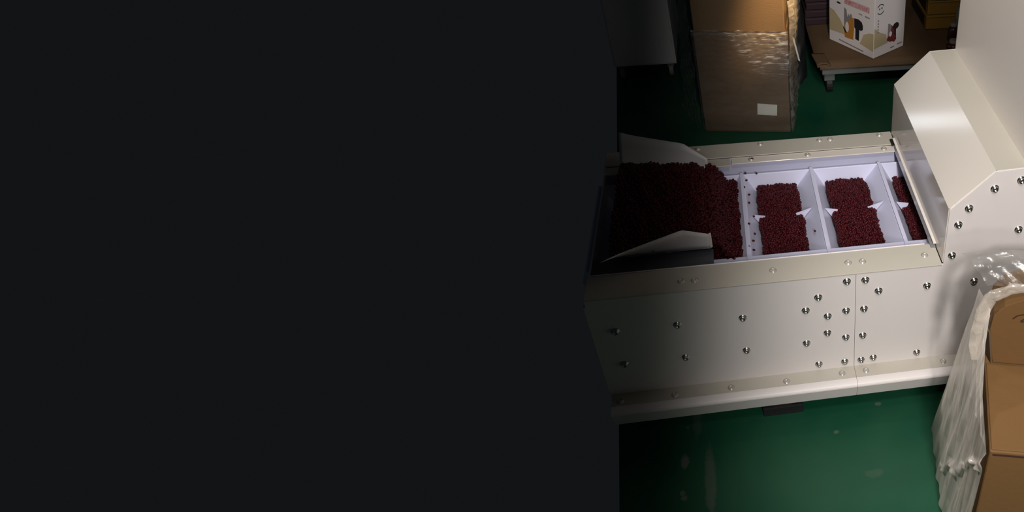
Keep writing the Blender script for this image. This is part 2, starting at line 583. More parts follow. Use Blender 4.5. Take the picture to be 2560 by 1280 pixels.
# far side
box('far_side_panel', (XL, YF - 0.004, ZB), (XE, YF, ZT - 0.003), M_PANEL, cv)
ff = box('far_top_flange', (XL, 0.487, ZT - 0.003), (0.399, YF + 0.003, ZT), M_PAINT_DIM, cv, bevel=0.0012)
for x, y in [(-0.113, 0.536), (0.048, 0.536), (0.204, 0.532), (0.232, 0.532), (0.366, 0.535)]:
    bolt(ff, (x, y, ZT), (0, 0, 1), RIVET)
gs = box('guide_strip', (-0.03, 0.458, 0.4535), (0.3935, 0.487, 0.4565), M_HOOD, cv, bevel=0.0008, seg=1)
for x in (0.165, 0.366, 0.02):
    bolt(gs, (x, 0.472, 0.4565), (0, 0, 1), RIVET)
box('flange_filler', (XL, 0.452, 0.4525), (-0.033, 0.4865, 0.4565), M_PAINT_DIM, cv, bevel=0.0008, seg=1)
box('inner_wall', (XL, 0.4845, 0.16), (XE, 0.4865, ZT - 0.004), M_INNER, cv)
box('inner_wall', (XL, 0.0745, 0.16), (XE, 0.0765, ZT - 0.004), M_INNER, cv)
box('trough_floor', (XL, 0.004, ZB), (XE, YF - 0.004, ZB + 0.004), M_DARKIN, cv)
box('shade_plate', (XL, 0.078, 0.434), (-0.085, 0.150, 0.438), M_SHADE, cv)  # added dark plate in place of the shade under the tray
box('end_plate', (XL - 0.004, 0.0, ZB), (XL, YF, ZT - 0.02), M_PANEL, cv)

# hood: entry plate, slope, flat top, riser, far cheek
Y0, Y1 = 0.004, 0.536
T = 0.004
plate_poly('hood_entry_plate', [(0.400, Y0, ZT + 0.002), (0.400, Y1, ZT + 0.002), (0.400, Y1, 0.605), (0.400, Y0, 0.605)], (1, 0, 0), T, M_HOOD, cv)
plate_poly('hood_slope_plate', [(0.400, Y0, 0.605), (0.400, Y1, 0.605), (0.487, Y1, 0.690), (0.487, Y0, 0.690)], (0.7, 0, -0.7), T, M_HOOD, cv)
plate_poly('hood_top_plate', [(0.487, Y0, 0.690), (0.487, Y1, 0.690), (0.553, Y1, 0.692), (0.553, Y0, 0.692)], (0, 0, -1), T, M_PAINT_DIM, cv)  # takes the darkened tone so the top looks less lit
plate_poly('riser_plate', [(0.553, Y0, 0.692), (0.553, Y1, 0.692), (0.553, Y1, 1.30), (0.553, Y0, 1.30)], (1, 0, 0), T, M_PAINT_LIT, cv)
prism('hood_far_cheek', [(0.400, ZT - 0.002), (XE, ZT - 0.002), (XE, 1.3), (0.553, 1.3), (0.553, 0.692), (0.487, 0.690), (0.400, 0.605)], 1, Y1, Y1 + 0.004, M_HOOD, cv)
box('riser_back', (XE - 0.004, 0.004, 0.17), (XE, Y1, 1.3), M_PAINT_LIT, cv)
# rolled lip under the entry plate and the little corner straps
plate_poly('entry_lip', [(0.3955, 0.076, 0.443), (0.3955, 0.484, 0.443), (0.3955, 0.484, 0.470), (0.3955, 0.076, 0.470)], (1, 0, 0), 0.0042, M_HOOD, cv, bevel=0.0012)
box('lip_seam', (0.394, 0.06, 0.468), (0.400, 0.500, 0.4705), M_PAINT_LIT, cv)
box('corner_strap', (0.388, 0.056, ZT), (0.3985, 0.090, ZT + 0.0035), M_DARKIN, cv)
box('corner_strap', (0.388, 0.478, ZT), (0.3985, 0.506, ZT + 0.004), M_BLACK, cv)
# feet under the trough
for x in (-0.012, 0.62):
    for y in (0.03, 0.47):
        ft = box('foot', (x, y - 0.02, 0.0), (x + 0.10, y + 0.04, 0.030), M_BLACK, cv, bevel=0.003)
        box('foot_post', (x + 0.03, y - 0.01, 0.030), (x + 0.07, y + 0.03, ZB), M_GREYMET, cv)

# ------------------------------------------------------------------ buckets
PITCH = 0.1795
RIDGE0 = -0.0075
ZR = 0.421
YN, YFAR = 0.100, 0.462


def make_bucket(i, label):
    x0, x1 = RIDGE0 + i * PITCH + 0.0012, RIDGE0 + (i + 1) * PITCH - 0.0012
    b = thing('conveyor_bucket', label, 'bucket', ((x0 + x1) / 2, 0.28, 0.29), 'buckets in the conveyor trough')
    # shell: outer rim, inner rim, sloped inner walls down to the base
    R = [(x0, YN), (x1, YN), (x1, YFAR), (x0, YFAR)]
    I = [(x0 + 0.004, 0.134), (x1 - 0.004, 0.134), (x1 - 0.004, YFAR - 0.004), (x0 + 0.004, YFAR - 0.004)]
    K = [(x0 + 0.060, 0.160), (x1 - 0.085, 0.160), (x1 - 0.085, YFAR - 0.020), (x0 + 0.060, YFAR - 0.020)]
    O = [(x0 + 0.054, 0.13), (x1 - 0.079, 0.13), (x1 - 0.079, YFAR - 0.014), (x0 + 0.054, YFAR - 0.014)]
    vs = [(*p, ZR - 0.004) for p in R] + [(*p, ZR) for p in R] + [(*p, ZR) for p in I] + [(*p, 0.318) for p in K] + [(*p, 0.312) for p in O]
    fs = []
    for a, bb in ((0, 4), (4, 8), (8, 12)):
        fs += [(a + k, a + (k + 1) % 4, bb + (k + 1) % 4, bb + k) for k in range(4)]
    fs += [(12, 13, 14, 15)]
    fs += [(k, (k + 1) % 4, 16 + (k + 1) % 4, 16 + k) for k in range(4)]
    fs += [(16, 17, 18, 19)]
    put('tub', vs, fs, M_BUCKET, b, bevel=0.0018)
    # raised lip that laps over the next bucket
    put('rim_lip', [(x, y, z) for x in (x1 - 0.004, x1 + 0.0042) for y in (YN, YFAR) for z in (ZR + 0.0004, ZR + 0.0040)], BOXF, M_BUCKET, b, bevel=0.0012)
    # triangular ribs half way along, one on each long wall
    ym = 0.306
    for s in (0, 1):
        if s == 0:
            p = [(x0 + 0.014, ZR - 0.016), (x0 + 0.046, 0.3975), (x0 + 0.036, 0.37)]
        else:
            p = [(x1 - 0.016, ZR - 0.010), (x1 - 0.056, 0.3975), (x1 - 0.046, 0.37)]
        prism('rib', p, 1, ym, ym + 0.0022, M_BUCKET, b)
    # end lugs carrying the tub on the chain
    for y in (0.086, YFAR + 0.001):
        box('lug', ((x0 + x1) / 2 - 0.02, y, 0.36), ((x0 + x1) / 2 + 0.02, y + 0.013, 0.39), M_BUCKET, b)
    return x0, x1


LAB = {-2: 'white plastic bucket in the dark under the feeder tray, leftmost of the row',
       -1: 'white plastic bucket being filled by the falling beans beside the feeder mouth',
       0: 'white plastic bucket of beans just right of the falling stream',
       1: 'white plastic bucket of beans in the middle of the open trough before the hood',
       2: 'white plastic bucket half hidden under the hood, beans in shade'}
BX = {i: make_bucket(i, l) for i, l in LAB.items()}

# ------------------------------------------------------------------ beans


def ico():
    bm = bmesh.new()
    bmesh.ops.create_icosphere(bm, subdivisions=2, radius=1.0)
    bm.verts.ensure_lookup_table()
    v = np.array([x.co[:] for x in bm.verts])
    f = np.array([[a.index for a in q.verts] for q in bm.faces])
    bm.free()
    return v, f


IV, IF = ico()


def beans(name, P, label, parent=None, rng=RNG, sc=1.0, tint=1.0):
    P = np.asarray(P, float)
    n = len(P)
    q = rng.normal(size=(n, 4))
    q /= np.linalg.norm(q, axis=1)[:, None]
    w_, x, y, z = q.T
    Rm = np.stack([np.stack([1 - 2 * (y * y + z * z), 2 * (x * y - z * w_), 2 * (x * z + y * w_)], 1),
                   np.stack([2 * (x * y + z * w_), 1 - 2 * (x * x + z * z), 2 * (y * z - x * w_)], 1),
                   np.stack([2 * (x * z - y * w_), 2 * (y * z + x * w_), 1 - 2 * (x * x + y * y)], 1)], 1)
    s = rng.uniform(0.88, 1.12, n)[:, None, None] * sc
    base = IV * np.array([0.0039, 0.0030, 0.0029])
    V = np.einsum('nij,vj->nvi', Rm, base) * s + P[:, None, :]
    nv = len(IV)
    F = (IF[None] + (np.arange(n) * nv)[:, None, None]).reshape(-1, 3)
    lo = P.min(0)
    hi = P.max(0)
    org = np.array([(lo[0] + hi[0]) / 2, (lo[1] + hi[1]) / 2, lo[2]])
    Vf = (V.reshape(-1, 3) - org)
    me = bpy.data.meshes.new(name)
    me.vertices.add(len(Vf))
    me.vertices.foreach_set('co', Vf.astype(np.float32).ravel())
    me.loops.add(len(F) * 3)
    me.loops.foreach_set('vertex_index', F.astype(np.int32).ravel())
    me.polygons.add(len(F))
    me.polygons.foreach_set('loop_start', np.arange(0, len(F) * 3, 3, dtype=np.int32))
    me.polygons.foreach_set('use_smooth', np.ones(len(F), bool))
    me.update()
    me.validate()
    ca = me.color_attributes.new('tint', 'FLOAT_COLOR', 'POINT')
    k = rng.uniform(0.55, 1.45, n) * tint
    g = rng.uniform(0.75, 1.6, n)
    c = np.stack([0.050 * k, 0.0030 * k * g, 0.0052 * k * g, np.ones(n)], 1)
    ca.data.foreach_set('color', np.repeat(c, nv, axis=0).astype(np.float32).ravel())
    me.materials.append(M_BEAN)
    o = bpy.data.objects.new(name, me)
    COL.objects.link(o)
    o.location = org
    ORG[o.name] = Vector(org)
    tag(o, label, 'beans', 'heaps of red beans', 'stuff')
    return o


def scatter(x0, x1, y0, y1, zfn, step=0.0047, layers=2, inside=None, jit=0.45):
    out = []
    for L in range(layers):
        xs = np.arange(x0 + (L % 2) * step / 2, x1, step)
        ys = np.arange(y0 + (L % 2) * step / 2, y1, step)
        X, Y = np.meshgrid(xs, ys)
        X = X.ravel() + RNG.uniform(-jit, jit, X.size) * step
        Y = Y.ravel() + RNG.uniform(-jit, jit, Y.size) * step
        Z = np.array([zfn(a, b) for a, b in zip(X, Y)]) - L * 0.0036 + RNG.uniform(-0.0016, 0.0016, X.size)
        if inside is not None:
            k = np.array([inside(a, b) for a, b in zip(X, Y)])
            X, Y, Z = X[k], Y[k], Z[k]
        out.append(np.stack([X, Y, Z], 1))
    return np.concatenate(out)


def bucket_heap(i, label, level):
    x0, x1 = BX[i]
    ym = 0.306

    def lvl(x, y):
        u = (y - 0.30) / 0.15
        return level + 0.004 * (1 - u * u) + 0.0025 * wob(x * 9, y * 9, 0, i) + 0.0012 * wob(x * 40, y * 37, 0, i)

    def inside(x, y):
        # sloping walls: beans end where the wall rises out of them
        e = 0.003 * wob(y * 12, x * 3, 0, i * 2.1)
        xa = x0 + 0.036 + e - 0.004 * math.cos((y - 0.3) * 9)
        xb = x1 - 0.042 + e + 0.003 * math.cos((y - 0.3) * 9)
        if abs(y - ym - 0.001) < 0.003:
            xa += 0.005
            xb -= 0.006
        return xa < x < xb and 0.141 < y < 0.447 + e
    P = scatter(x0, x1, 0.140, 0.455, lvl, layers=3, inside=inside)
    o = beans('bean_heap', P, label)
    # the packed beans below the top layers
    bx0, bx1 = x0 + 0.041, x1 - 0.052
    base = grid('bean_underlayer', lambda u, v: (bx0 + u * (bx1 - bx0), 0.150 + v * 0.288, lvl(bx0 + u * (bx1 - bx0), 0.150 + v * 0.288) - 0.006),
                10, 20, M_BEANBASE, o)
    return o


bucket_heap(0, 'dark red beans filling the bucket just right of the falling stream', 0.388)
bucket_heap(1, 'dark red beans filling the middle bucket before the hood', 0.388)
bucket_heap(2, 'dark red beans in the shaded bucket under the hood edge', 0.380)

# ------------------------------------------------------------------ vibrating feeder tray
fd = thing('feeder_tray', 'pale steel feeder tray with flared sides pouring beans into the trough', 'feeder', (-0.22, 0.275, 0.45))
XM = -0.087
TL = -0.30
tray_x = [TL, -0.262, -0.142, XM]
ztop = [0.530, 0.530, 0.530, 0.500]
ynear = [0.030, 0.053, 0.110, 0.127]
yfar = [0.528, 0.506, 0.452, 0.423]
ZF = 0.462


def tray_wall(name, ytop, yb, outward):
    n = 24

    def fn(u, v):
        x = TL + u * (XM - TL)
        yt, zt = np.interp(x, tray_x, ytop), np.interp(x, tray_x, ztop)
        return (x, yb * (1 - v) + yt * v + outward * 0.001, ZF * (1 - v) + zt * v)
    return grid(name, fn, n, 4, M_FEED, fd, solid=0.002)


tray_wall('near_wall', ynear, 0.127, -1)
tray_wall('far_wall', yfar, 0.423, 1)
box('tray_floor', (TL, 0.127, ZF - 0.002), (XM, 0.423, ZF), M_FEED, fd)
box('mouth_edge', (XM - 0.002, 0.1245, 0.464), (XM + 0.003, 0.1285, 0.502), M_HOOD, fd, bevel=0.0008, seg=1)
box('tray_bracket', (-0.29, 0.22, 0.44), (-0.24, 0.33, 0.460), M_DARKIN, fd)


def yb_at(x, near):
    t = np.interp(x, tray_x, ynear if near else yfar)
    f = 0.36
    return (0.127 * (1 - f) + t * f + 0.004) if near else (0.423 * (1 - f) + t * f - 0.004)


def tray_lvl(x, y):
    e = min(y - yb_at(x, True), yb_at(x, False) - y)
    h = 0.486 + 0.012 * min(1, max(0, e) / 0.05)
    d = max(0, (x - (XM - 0.035)) / 0.035)
    h -= 0.014 * d * d
    return h + 0.004 * wob(x * 10, y * 10) + 0.002 * wob(x * 45, y * 43)


P = scatter(TL + 0.005, XM + 0.004, 0.06, 0.50, tray_lvl, layers=2, step=0.0050,
            inside=lambda x, y: yb_at(x, True) < y < yb_at(x, False) + 0.003 * wob(x * 22, 1))
tb = beans('bean_layer', P, 'dark red beans heaped along the pale feeder tray')
grid('bean_underlayer', lambda u, v: (TL + 0.01 + u * (XM - TL - 0.014), yb_at(TL + 0.01 + u * (XM - TL - 0.014), True) * (1 - v) + yb_at(TL + 0.01 + u * (XM - TL - 0.014), False) * v,
                                      tray_lvl(TL + 0.01 + u * (XM - TL - 0.014), yb_at(TL + 0.01 + u * (XM - TL - 0.014), True) * (1 - v) + yb_at(TL + 0.01 + u * (XM - TL - 0.014), False) * v) - 0.006),
     14, 24, M_BEANBASE, tb)

# falling stream: a thick curtain of beans leaving the mouth and landing in the bucket
pts = []
for _ in range(6500):
    t = RNG.uniform(0, 1) ** 0.8
    vx = RNG.normal(0.43, 0.04)
    tt = t * 0.165
    x = XM - 0.004 + vx * tt
    dz = 0.6 * 9.8 * tt * tt
    z = 0.484 + RNG.uniform(-0.012, 0.006) - dz
    y = RNG.uniform(0.132, 0.424) + RNG.normal(0, 0.003)
    if z < 0.372 or x > -0.011 + RNG.normal(0, 0.002):
        continue
    pts.append((x, y, z))
beans('falling_beans', pts, 'stream of dark red beans falling off the feeder mouth')
x0, x1 = BX[-1]
P = scatter(x0 + 0.100, x1 - 0.004, 0.128, 0.452, lambda x, y: 0.396 + 0.016 * max(0, 1 - abs(x + 0.035) / 0.06) + 0.004 * wob(x * 12, y * 14), layers=2,
            inside=lambda x, y: x < x1 - 0.005 + 0.003 * wob(y * 14, 2))
hb = beans('bean_heap', P, 'dark red beans landing in the bucket under the falling stream')

# stray beans, one by one
stray = [(0.003, 0.430, 0.4225), (-0.004, 0.40, 0.4225), (0.006, 0.37, 0.420), (0.004, 0.335, 0.421), (-0.001, 0.250, 0.4225),
         (0.010, 0.215, 0.418), (0.005, 0.185, 0.4225), (0.002, 0.46, 0.424), (0.030, 0.455, 0.424), (0.012, 0.285, 0.416), (0.150, 0.210, 0.414),
         (-0.006, 0.165, 0.4225), (0.004, 0.152, 0.4225), (0.022, 0.470, 0.4595)]
ridge_order = sorted((k for k in range(len(stray)) if k not in (10, 13)), key=lambda k: -stray[k][1])
ORD = ['first', 'second', 'third', 'fourth', 'fifth', 'sixth', 'seventh', 'eighth', 'ninth', 'tenth', 'eleventh', 'twelfth']
for k, (x, y, z) in enumerate(stray):
    me = bpy.data.meshes.new('bean')
    a = random.uniform(0, 3.1)
    c, s = math.cos(a), math.sin(a)
    B = IV * np.array([0.0036, 0.0027, 0.0026])
    B = np.stack([B[:, 0] * c - B[:, 1] * s, B[:, 0] * s + B[:, 1] * c, B[:, 2]], 1)
    me.from_pydata([tuple(v) for v in B], [], [tuple(f) for f in IF])
    ca = me.color_attributes.new('tint', 'FLOAT_COLOR', 'POINT')
    ca.data.foreach_set('color', np.tile([0.06, 0.01, 0.012, 1.0], len(B)).astype(np.float32))
    me.materials.append(M_BEAN)
    me.polygons.foreach_set('use_smooth', [True] * len(me.polygons))
    o = bpy.data.objects.new('stray_bean', me)
    COL.objects.link(o)
    o.location = (x, y, z + 0.0004)
    if k == 10:
        lab = 'single dark bean on the sloping wall of the second bucket right of its heap'
    elif k == 13:
        lab = 'single dark bean on the guide strip along the far wall'
    else:
        lab = 'single dark bean on the pale ridge beside the falling stream, %s from the far wall' % ORD[ridge_order.index(k)]
    tag(o, lab, 'bean', 'stray beans' if k in (10, 13) else 'beans scattered on the ridge')

# ------------------------------------------------------------------ cartons behind the conveyor
ANG = math.atan2(1.346 - 1.399, 0.192 + 0.132)
c0 = Vector((-0.132, 1.399, 0.0))
u_ = Vector((math.cos(ANG), math.sin(ANG), 0))
v_ = Vector((-math.sin(ANG), math.cos(ANG), 0))
W = 0.328


def on_carton(a, b, h):
    return c0 + u_ * a + v_ * b + Vector((0, 0, h))


lc = thing('wrapped_carton', 'tall brown carton in clear stretch film standing on the green floor behind the conveyor', 'carton', tuple(on_carton(W / 2, 0.15, 0)))
obox('body', c0, ANG, (W, 0.30, 0.400), M_CARD2, lc, bevel=0.004)
lp = [on_carton(0.208, -0.0012, 0.125), on_carton(0.282, -0.0012, 0.120), on_carton(0.279, -0.0012, 0.074), on_carton(0.205, -0.0012, 0.078)]
tag(plate_poly('paper_label', lp, -v_, 0.0006, M_STICK, lc), 'blank pale paper label')
uc = thing('upper_carton', 'light brown carton lit warm, stacked on top of the film wrapped carton', 'carton', tuple(on_carton(W / 2, 0.15, 0.402)))
obox('body', on_carton(0.002, 0.004, 0.402), ANG, (W - 0.006, 0.29, 0.30), M_CARD, uc, bevel=0.004)
obox('tape', on_carton(0.150, 0.0, 0.7025), ANG, (0.05, 0.29, 0.0006), M_STICK, uc)


def film_front(u, v):
    a = -0.006 + u * (W + 0.012)
    h = 0.412 - v * 0.40
    k = max(0.0, 1 - v * 2.0)
    edge = 1 if (u < 0.03 or u > 0.97) else 0
    d = 0.0035 + 0.003 * abs(wob(u * 3 + v, v * 9, 0, 1)) * (0.35 + k) + 0.0028 * k * abs(math.sin(u * 9 + v * 60 + 2 * math.sin(u * 11)))
    if v < 0.06:
        h += 0.004 * wob(u * 4, 1, 0, 3)
    return tuple(on_carton(a, -d, h))


def film_side(u, v):
    b = -0.004 + u * 0.31
    h = 0.52 - v * 0.515
    bulge = 0.012 + 0.018 * math.exp(-((h - 0.42) / 0.10) ** 2) + 0.008 * abs(wob(u * 2, v * 5, 0, 4)) + 0.03 * max(0, h - 0.40)
    if u < 0.02:
        bulge *= 0.4
    return tuple(on_carton(W + bulge, b - 0.004 * (1 - u), h))


def film_left(u, v):
    h = 0.60 - v * 0.60
    flare = 0.012 + u * (0.055 + 0.045 * v) + 0.007 * wob(u * 2, v * 5, 0, 6)
    return tuple(on_carton(-flare, 0.002 + 0.16 * u + 0.02 * v * (1 - u) * -1, max(0.004, h)))


fw = thing('stretch_film', 'clear crumpled stretch film around the tall carton behind the conveyor', 'plastic film', tuple(on_carton(W / 2, -0.005, 0)))
grid('film_front', film_front, 60, 80, M_FILM_C, fw)
grid('film_side', film_side, 16, 40, M_FILM_K, fw)
grid('film_skirt', film_left, 20, 40, M_FILM_T, fw)
# loose tail of film at the right hand corner
grid('film_tail', lambda u, v: tuple(on_carton(W + 0.020 + 0.020 * v + 0.007 * u, 0.01 - 0.01 * v, 0.385 - 0.085 * v - 0.004 * u)), 3, 12, M_FILM_D, fw)

# ------------------------------------------------------------------ trolley with goods
ZC = 0.150
tr = thing('platform_trolley', 'low grey steel trolley on castors under a cardboard sheet', 'trolley', (0.82, 2.0, 0))
box('front_rail', (0.350, 1.590, 0.108), (1.330, 1.618, 0.141), M_GREYMET, tr, bevel=0.003)
box('side_rail', (0.350, 1.620, 0.108), (0.378, 2.480, 0.141), M_GREYMET, tr, bevel=0.003)
box('side_rail', (1.302, 1.620, 0.108), (1.330, 2.480, 0.141), M_GREYMET, tr, bevel=0.003)
box('deck', (0.380, 1.620, 0.128), (1.300, 2.480, 0.1405), M_GREYMET, tr)
for x, y in ((0.385, 1.66), (1.29, 1.66), (0.385, 2.40), (1.29, 2.40)):
    ca = box('caster', (x - 0.022, y - 0.03, 0.060), (x + 0.022, y + 0.03, 0.108), M_GREYMET, tr, bevel=0.003)
    vs = []
    n = 20
    for s in (-0.013, 0.013):
        for i in range(n):
            a = 2 * math.pi * i / n
            vs.append((x + s, y + 0.038 * math.cos(a), 0.038 + 0.038 * math.sin(a)))
    fs = [tuple(range(n)), tuple(range(2 * n - 1, n - 1, -1))] + [(i, (i + 1) % n, n + (i + 1) % n, n + i) for i in range(n)]
    put('wheel', vs, fs, M_BLACK, ca, bevel=0.003)

sh = thing('cardboard_sheet', 'worn brown cardboard sheet lying on the low trolley', 'cardboard', (0.82, 2.0, 0.1415))


def sheet(u, v):
    return (0.330 + u * 1.0, 1.585 + v * 0.92, 0.1465 + 0.0016 * wob(u * 3, v * 3))


grid('sheet', sheet, 20, 16, M_SHEET, sh, solid=0.005)
# folded-down corner flap and front lip
grid('corner_flap', lambda u, v: (0.330 + 0.055 * u - 0.012 * v, 1.590 + 0.115 * v - 0.010 * u, 0.1505 + 0.010 * math.sin(u * 3.1) * (1 - v)), 8, 8, M_SHEET, sh, solid=0.003)
grid('front_fold', lambda u, v: (0.340 + u * 0.96, 1.583 - 0.004 * v, 0.1480 - 0.012 * v + 0.001 * wob(u * 5, 0)), 20, 2, M_CARD2, sh, solid=0.002)

# white printed box
gb = thing('gift_box', 'white printed product box with a pink heading standing on the trolley', 'box', (0.564, 1.75, 0.1515))
P0 = Vector((0.564, 1.619, 0.1515))
LV = Vector((-0.144, 0.216, 0)).normalized()
RV = Vector((0.148, 0.105, 0)).normalized()
LV = Vector((-RV.y, RV.x, 0))
LW, RW, GH = 0.260, 0.182, 0.30
vs = [tuple(P0 + RV * a + LV * b + Vector((0, 0, h))) for a in (0, RW) for b in (0, LW) for h in (0, GH)]
put('box_body', vs, BOXF, M_GIFT, gb, bevel=0.002)


def gl(s, h):      # left printed face: s runs from its left edge to the near corner
    return P0 + LV * (LW * (1 - s)) - RV * 0.0006 + Vector((0, 0, h))


def gr(s, h):      # right printed face: s runs from the near corner to the right edge
    return P0 + RV * (RW * s) - LV * 0.0006 + Vector((0, 0, h))


def printed(name, fn, pts, m, lab=None, lift=0.0):
    nrm = -RV if fn is gl else -LV
    o = plate_poly(name, [fn(*p) + nrm * lift for p in pts], nrm, 0.0003, m, gb)
    if lab:
        o['label'] = lab
    return o


def blob(cx, cy, rx, ry, n=16, a0=0.0, a1=2 * math.pi):
    return [(cx + rx * math.cos(a0 + (a1 - a0) * i / n), cy + ry * math.sin(a0 + (a1 - a0) * i / n)) for i in range(n)]


printed('tan_hill', gl, [(0.005, 0.045), (0.34, 0.050), (0.33, 0.085), (0.25, 0.110), (0.12, 0.135), (0.005, 0.142)], M_TAN)
printed('tan_hill', gl, [(0.70, 0.040), (0.995, 0.030), (0.995, 0.105), (0.90, 0.100), (0.78, 0.085)], M_TAN)
printed('tan_hill', gr, [(0.005, 0.040), (0.45, 0.045), (0.38, 0.085), (0.20, 0.100), (0.005, 0.128)], M_TAN)
printed('grey_comb', gl, [(0.345, 0.085), (0.52, 0.090), (0.52, 0.146), (0.485, 0.150), (0.47, 0.135), (0.45, 0.148), (0.42, 0.130), (0.395, 0.160), (0.345, 0.166)], M_GREYP, lift=0.0004)
printed('orange_body', gl, [(0.37, 0.041), (0.555, 0.044), (0.57, 0.090), (0.565, 0.136), (0.515, 0.136), (0.46, 0.118), (0.36, 0.095), (0.345, 0.060)], M_ORANGE, lift=0.0006)
printed('white_cup', gl, blob(0.415, 0.088, 0.040, 0.022), M_GIFT, lift=0.0009)
printed('black_handle', gl, [(0.60, 0.052), (0.68, 0.050), (0.685, 0.098), (0.72, 0.096), (0.76, 0.103), (0.76, 0.120), (0.735, 0.133), (0.66, 0.140), (0.57, 0.137), (0.575, 0.100), (0.60, 0.095)], M_BLACKP, lift=0.0004)
printed('black_lever', gl, [(0.335, 0.086), (0.36, 0.078), (0.41, 0.066), (0.40, 0.060), (0.36, 0.066), (0.33, 0.078)], M_BLACKP, lift=0.0010)
printed('caption_line', gl, [(0.23, 0.016), (0.78, 0.010), (0.78, 0.015), (0.23, 0.021)], M_GREYP)
printed('small_caption', gl, [(0.66, 0.162), (0.74, 0.161), (0.74, 0.165), (0.66, 0.166)], M_GREYP)
printed('small_caption', gl, [(0.80, 0.160), (0.90, 0.159), (0.90, 0.164), (0.80, 0.165)], M_GREYP)
printed('dark_emblem', gl, blob(0.22, 0.175, 0.045, 0.004), M_BLACKP)
# product on the right face
printed('grey_bottle', gr, [(0.44, 0.062), (0.56, 0.062), (0.57, 0.112), (0.48, 0.124), (0.44, 0.124)], M_GREYP, lift=0.0003)
printed('red_body', gr, [(0.50, 0.045), (0.64, 0.042), (0.66, 0.100), (0.56, 0.112)], M_REDP, lift=0.0006)
printed('black_head', gr, blob(0.70, 0.104, 0.10, 0.014), M_BLACKP, lift=0.0008)
printed('black_grip', gr, [(0.65, 0.046), (0.73, 0.044), (0.71, 0.075), (0.71, 0.100), (0.65, 0.098)], M_BLACKP, lift=0.0007)
printed('white_cup', gr, blob(0.53, 0.078, 0.045, 0.011), M_GIFT, lift=0.0009)
printed('dark_nut', gr, blob(0.47, 0.060, 0.05, 0.011), M_REDP, lift=0.0009)
printed('dark_nut', gr, blob(0.655, 0.053, 0.065, 0.015), M_REDP, lift=0.0010)
printed('caption_line', gr, [(0.54, 0.014), (0.68, 0.014), (0.68, 0.019), (0.54, 0.019)], M_GREYP)
printed('caption_line', gr, [(0.77, 0.018), (0.94, 0.018), (0.94, 0.023), (0.77, 0.023)], M_GREYP)
for k in range(5):
    printed('small_glyph', gr, [(0.10, 0.150 - 0.012 * k), (0.135, 0.150 - 0.012 * k), (0.135, 0.157 - 0.012 * k), (0.10, 0.157 - 0.012 * k)], M_GREYP, lift=0.0004)


def arc(fn, cx, cy, rx, ry, a0, a1, wd, name, n=10):
    o_ = [(cx + rx * math.cos(a0 + (a1 - a0) * i / n), cy + ry * math.sin(a0 + (a1 - a0) * i / n)) for i in range(n + 1)]
    i_ = [(cx + (rx - wd / 0.18) * math.cos(a0 + (a1 - a0) * i / n), cy + (ry - wd) * math.sin(a0 + (a1 - a0) * i / n)) for i in range(n, -1, -1)]
    printed(name, fn, o_ + i_, M_BLACKP, lift=0.0004)


arc(gr, 0.18, 0.198, 0.120, 0.021, math.radians(35), math.radians(150), 0.0035, 'emblem_arc')
arc(gr, 0.18, 0.198, 0.120, 0.021, math.radians(215), math.radians(330), 0.0035, 'emblem_arc')
printed('emblem_dot', gr, blob(0.145, 0.200, 0.016, 0.004, 8), M_BLACKP, lift=0.0004)
printed('emblem_dot', gr, blob(0.215, 0.201, 0.016, 0.005, 8), M_BLACKP, lift=0.0004)


def text_obj(body, size, origin, xdir, ydir, m, parent, name, weight=0.0):
    cu = bpy.data.curves.new(name, 'FONT')
    cu.body = body
    cu.size = size
    cu.extrude = 0.0002
    cu.offset = weight
    to = bpy.data.objects.new('tmp', cu)
    COL.objects.link(to)
    dg = bpy.context.evaluated_depsgraph_get()
    me = bpy.data.meshes.new_from_object(to.evaluated_get(dg))
    bpy.data.objects.remove(to, do_unlink=True)
    me.materials.clear()
    me.materials.append(m)
    o = bpy.data.objects.new(name, me)
    COL.objects.link(o)
    o.parent = parent
    xd, yd = Vector(xdir).normalized(), Vector(ydir).normalized()
    zd = xd.cross(yd)
    o.matrix_local = Matrix.Translation(Vector(origin) - ORG[parent.name]) @ Matrix((xd, yd, zd)).transposed().to_4x4()
    return o


tx = text_obj('手提便携榨汁机', 0.0195, gl(0.355, 0.184) - RV * 0.0004, -LV, (0, 0, 1), M_PINK, gb, 'pink_heading', 0.0006)
tx['label'] = 'pink printed heading characters'
printed('pink_band', gl, [(0.345, 0.181), (0.895, 0.181), (0.895, 0.205), (0.345, 0.205)], M_PALEPINK)

# plum-coloured trays in a stack behind the white box
for k in range(5):
    z = 0.1515 + k * 0.034
    t = thing('plum_tray', ('dark plum shallow tray, lowest of the stack behind the white box' if k == 0 else
                            'dark plum shallow tray behind the white box, %s from the bottom of its stack' % ['first', 'second', 'third', 'fourth', 'fifth'][k]),
              'tray', (0.46, 2.12, z), 'plum trays stacked on the trolley')
    j = RNG.uniform(-0.004, 0.004)
    box('tray_body', (0.332 + j, 1.985, z), (0.60 + j, 2.27, z + 0.028), M_PURPLE, t, bevel=0.003)
    box('tray_rim', (0.329 + j, 1.982, z + 0.0285), (0.603 + j, 2.273, z + 0.0335), M_PURPLE, t, bevel=0.001, seg=1)

# black sack between carton and trolley
bg = thing('black_mass', 'slumped black sack between the wrapped carton and the trolley', 'mass', (0.265, 1.86, 0))


def mass(u, v):
    a = 2 * math.pi * u
    z = 0.36 * v
    r = math.sin(math.pi * min(1, 0.14 + 0.86 * (1 - v)) * 0.5) ** 0.7
    r *= 1 + 0.10 * wob(math.cos(a), v * 2, math.sin(a), 2)
    if v > 0.97:
        r *= 0.2
    return (0.262 + 0.050 * r * math.cos(a) + 0.012 * v, 1.86 + 0.13 * r * math.sin(a), z)


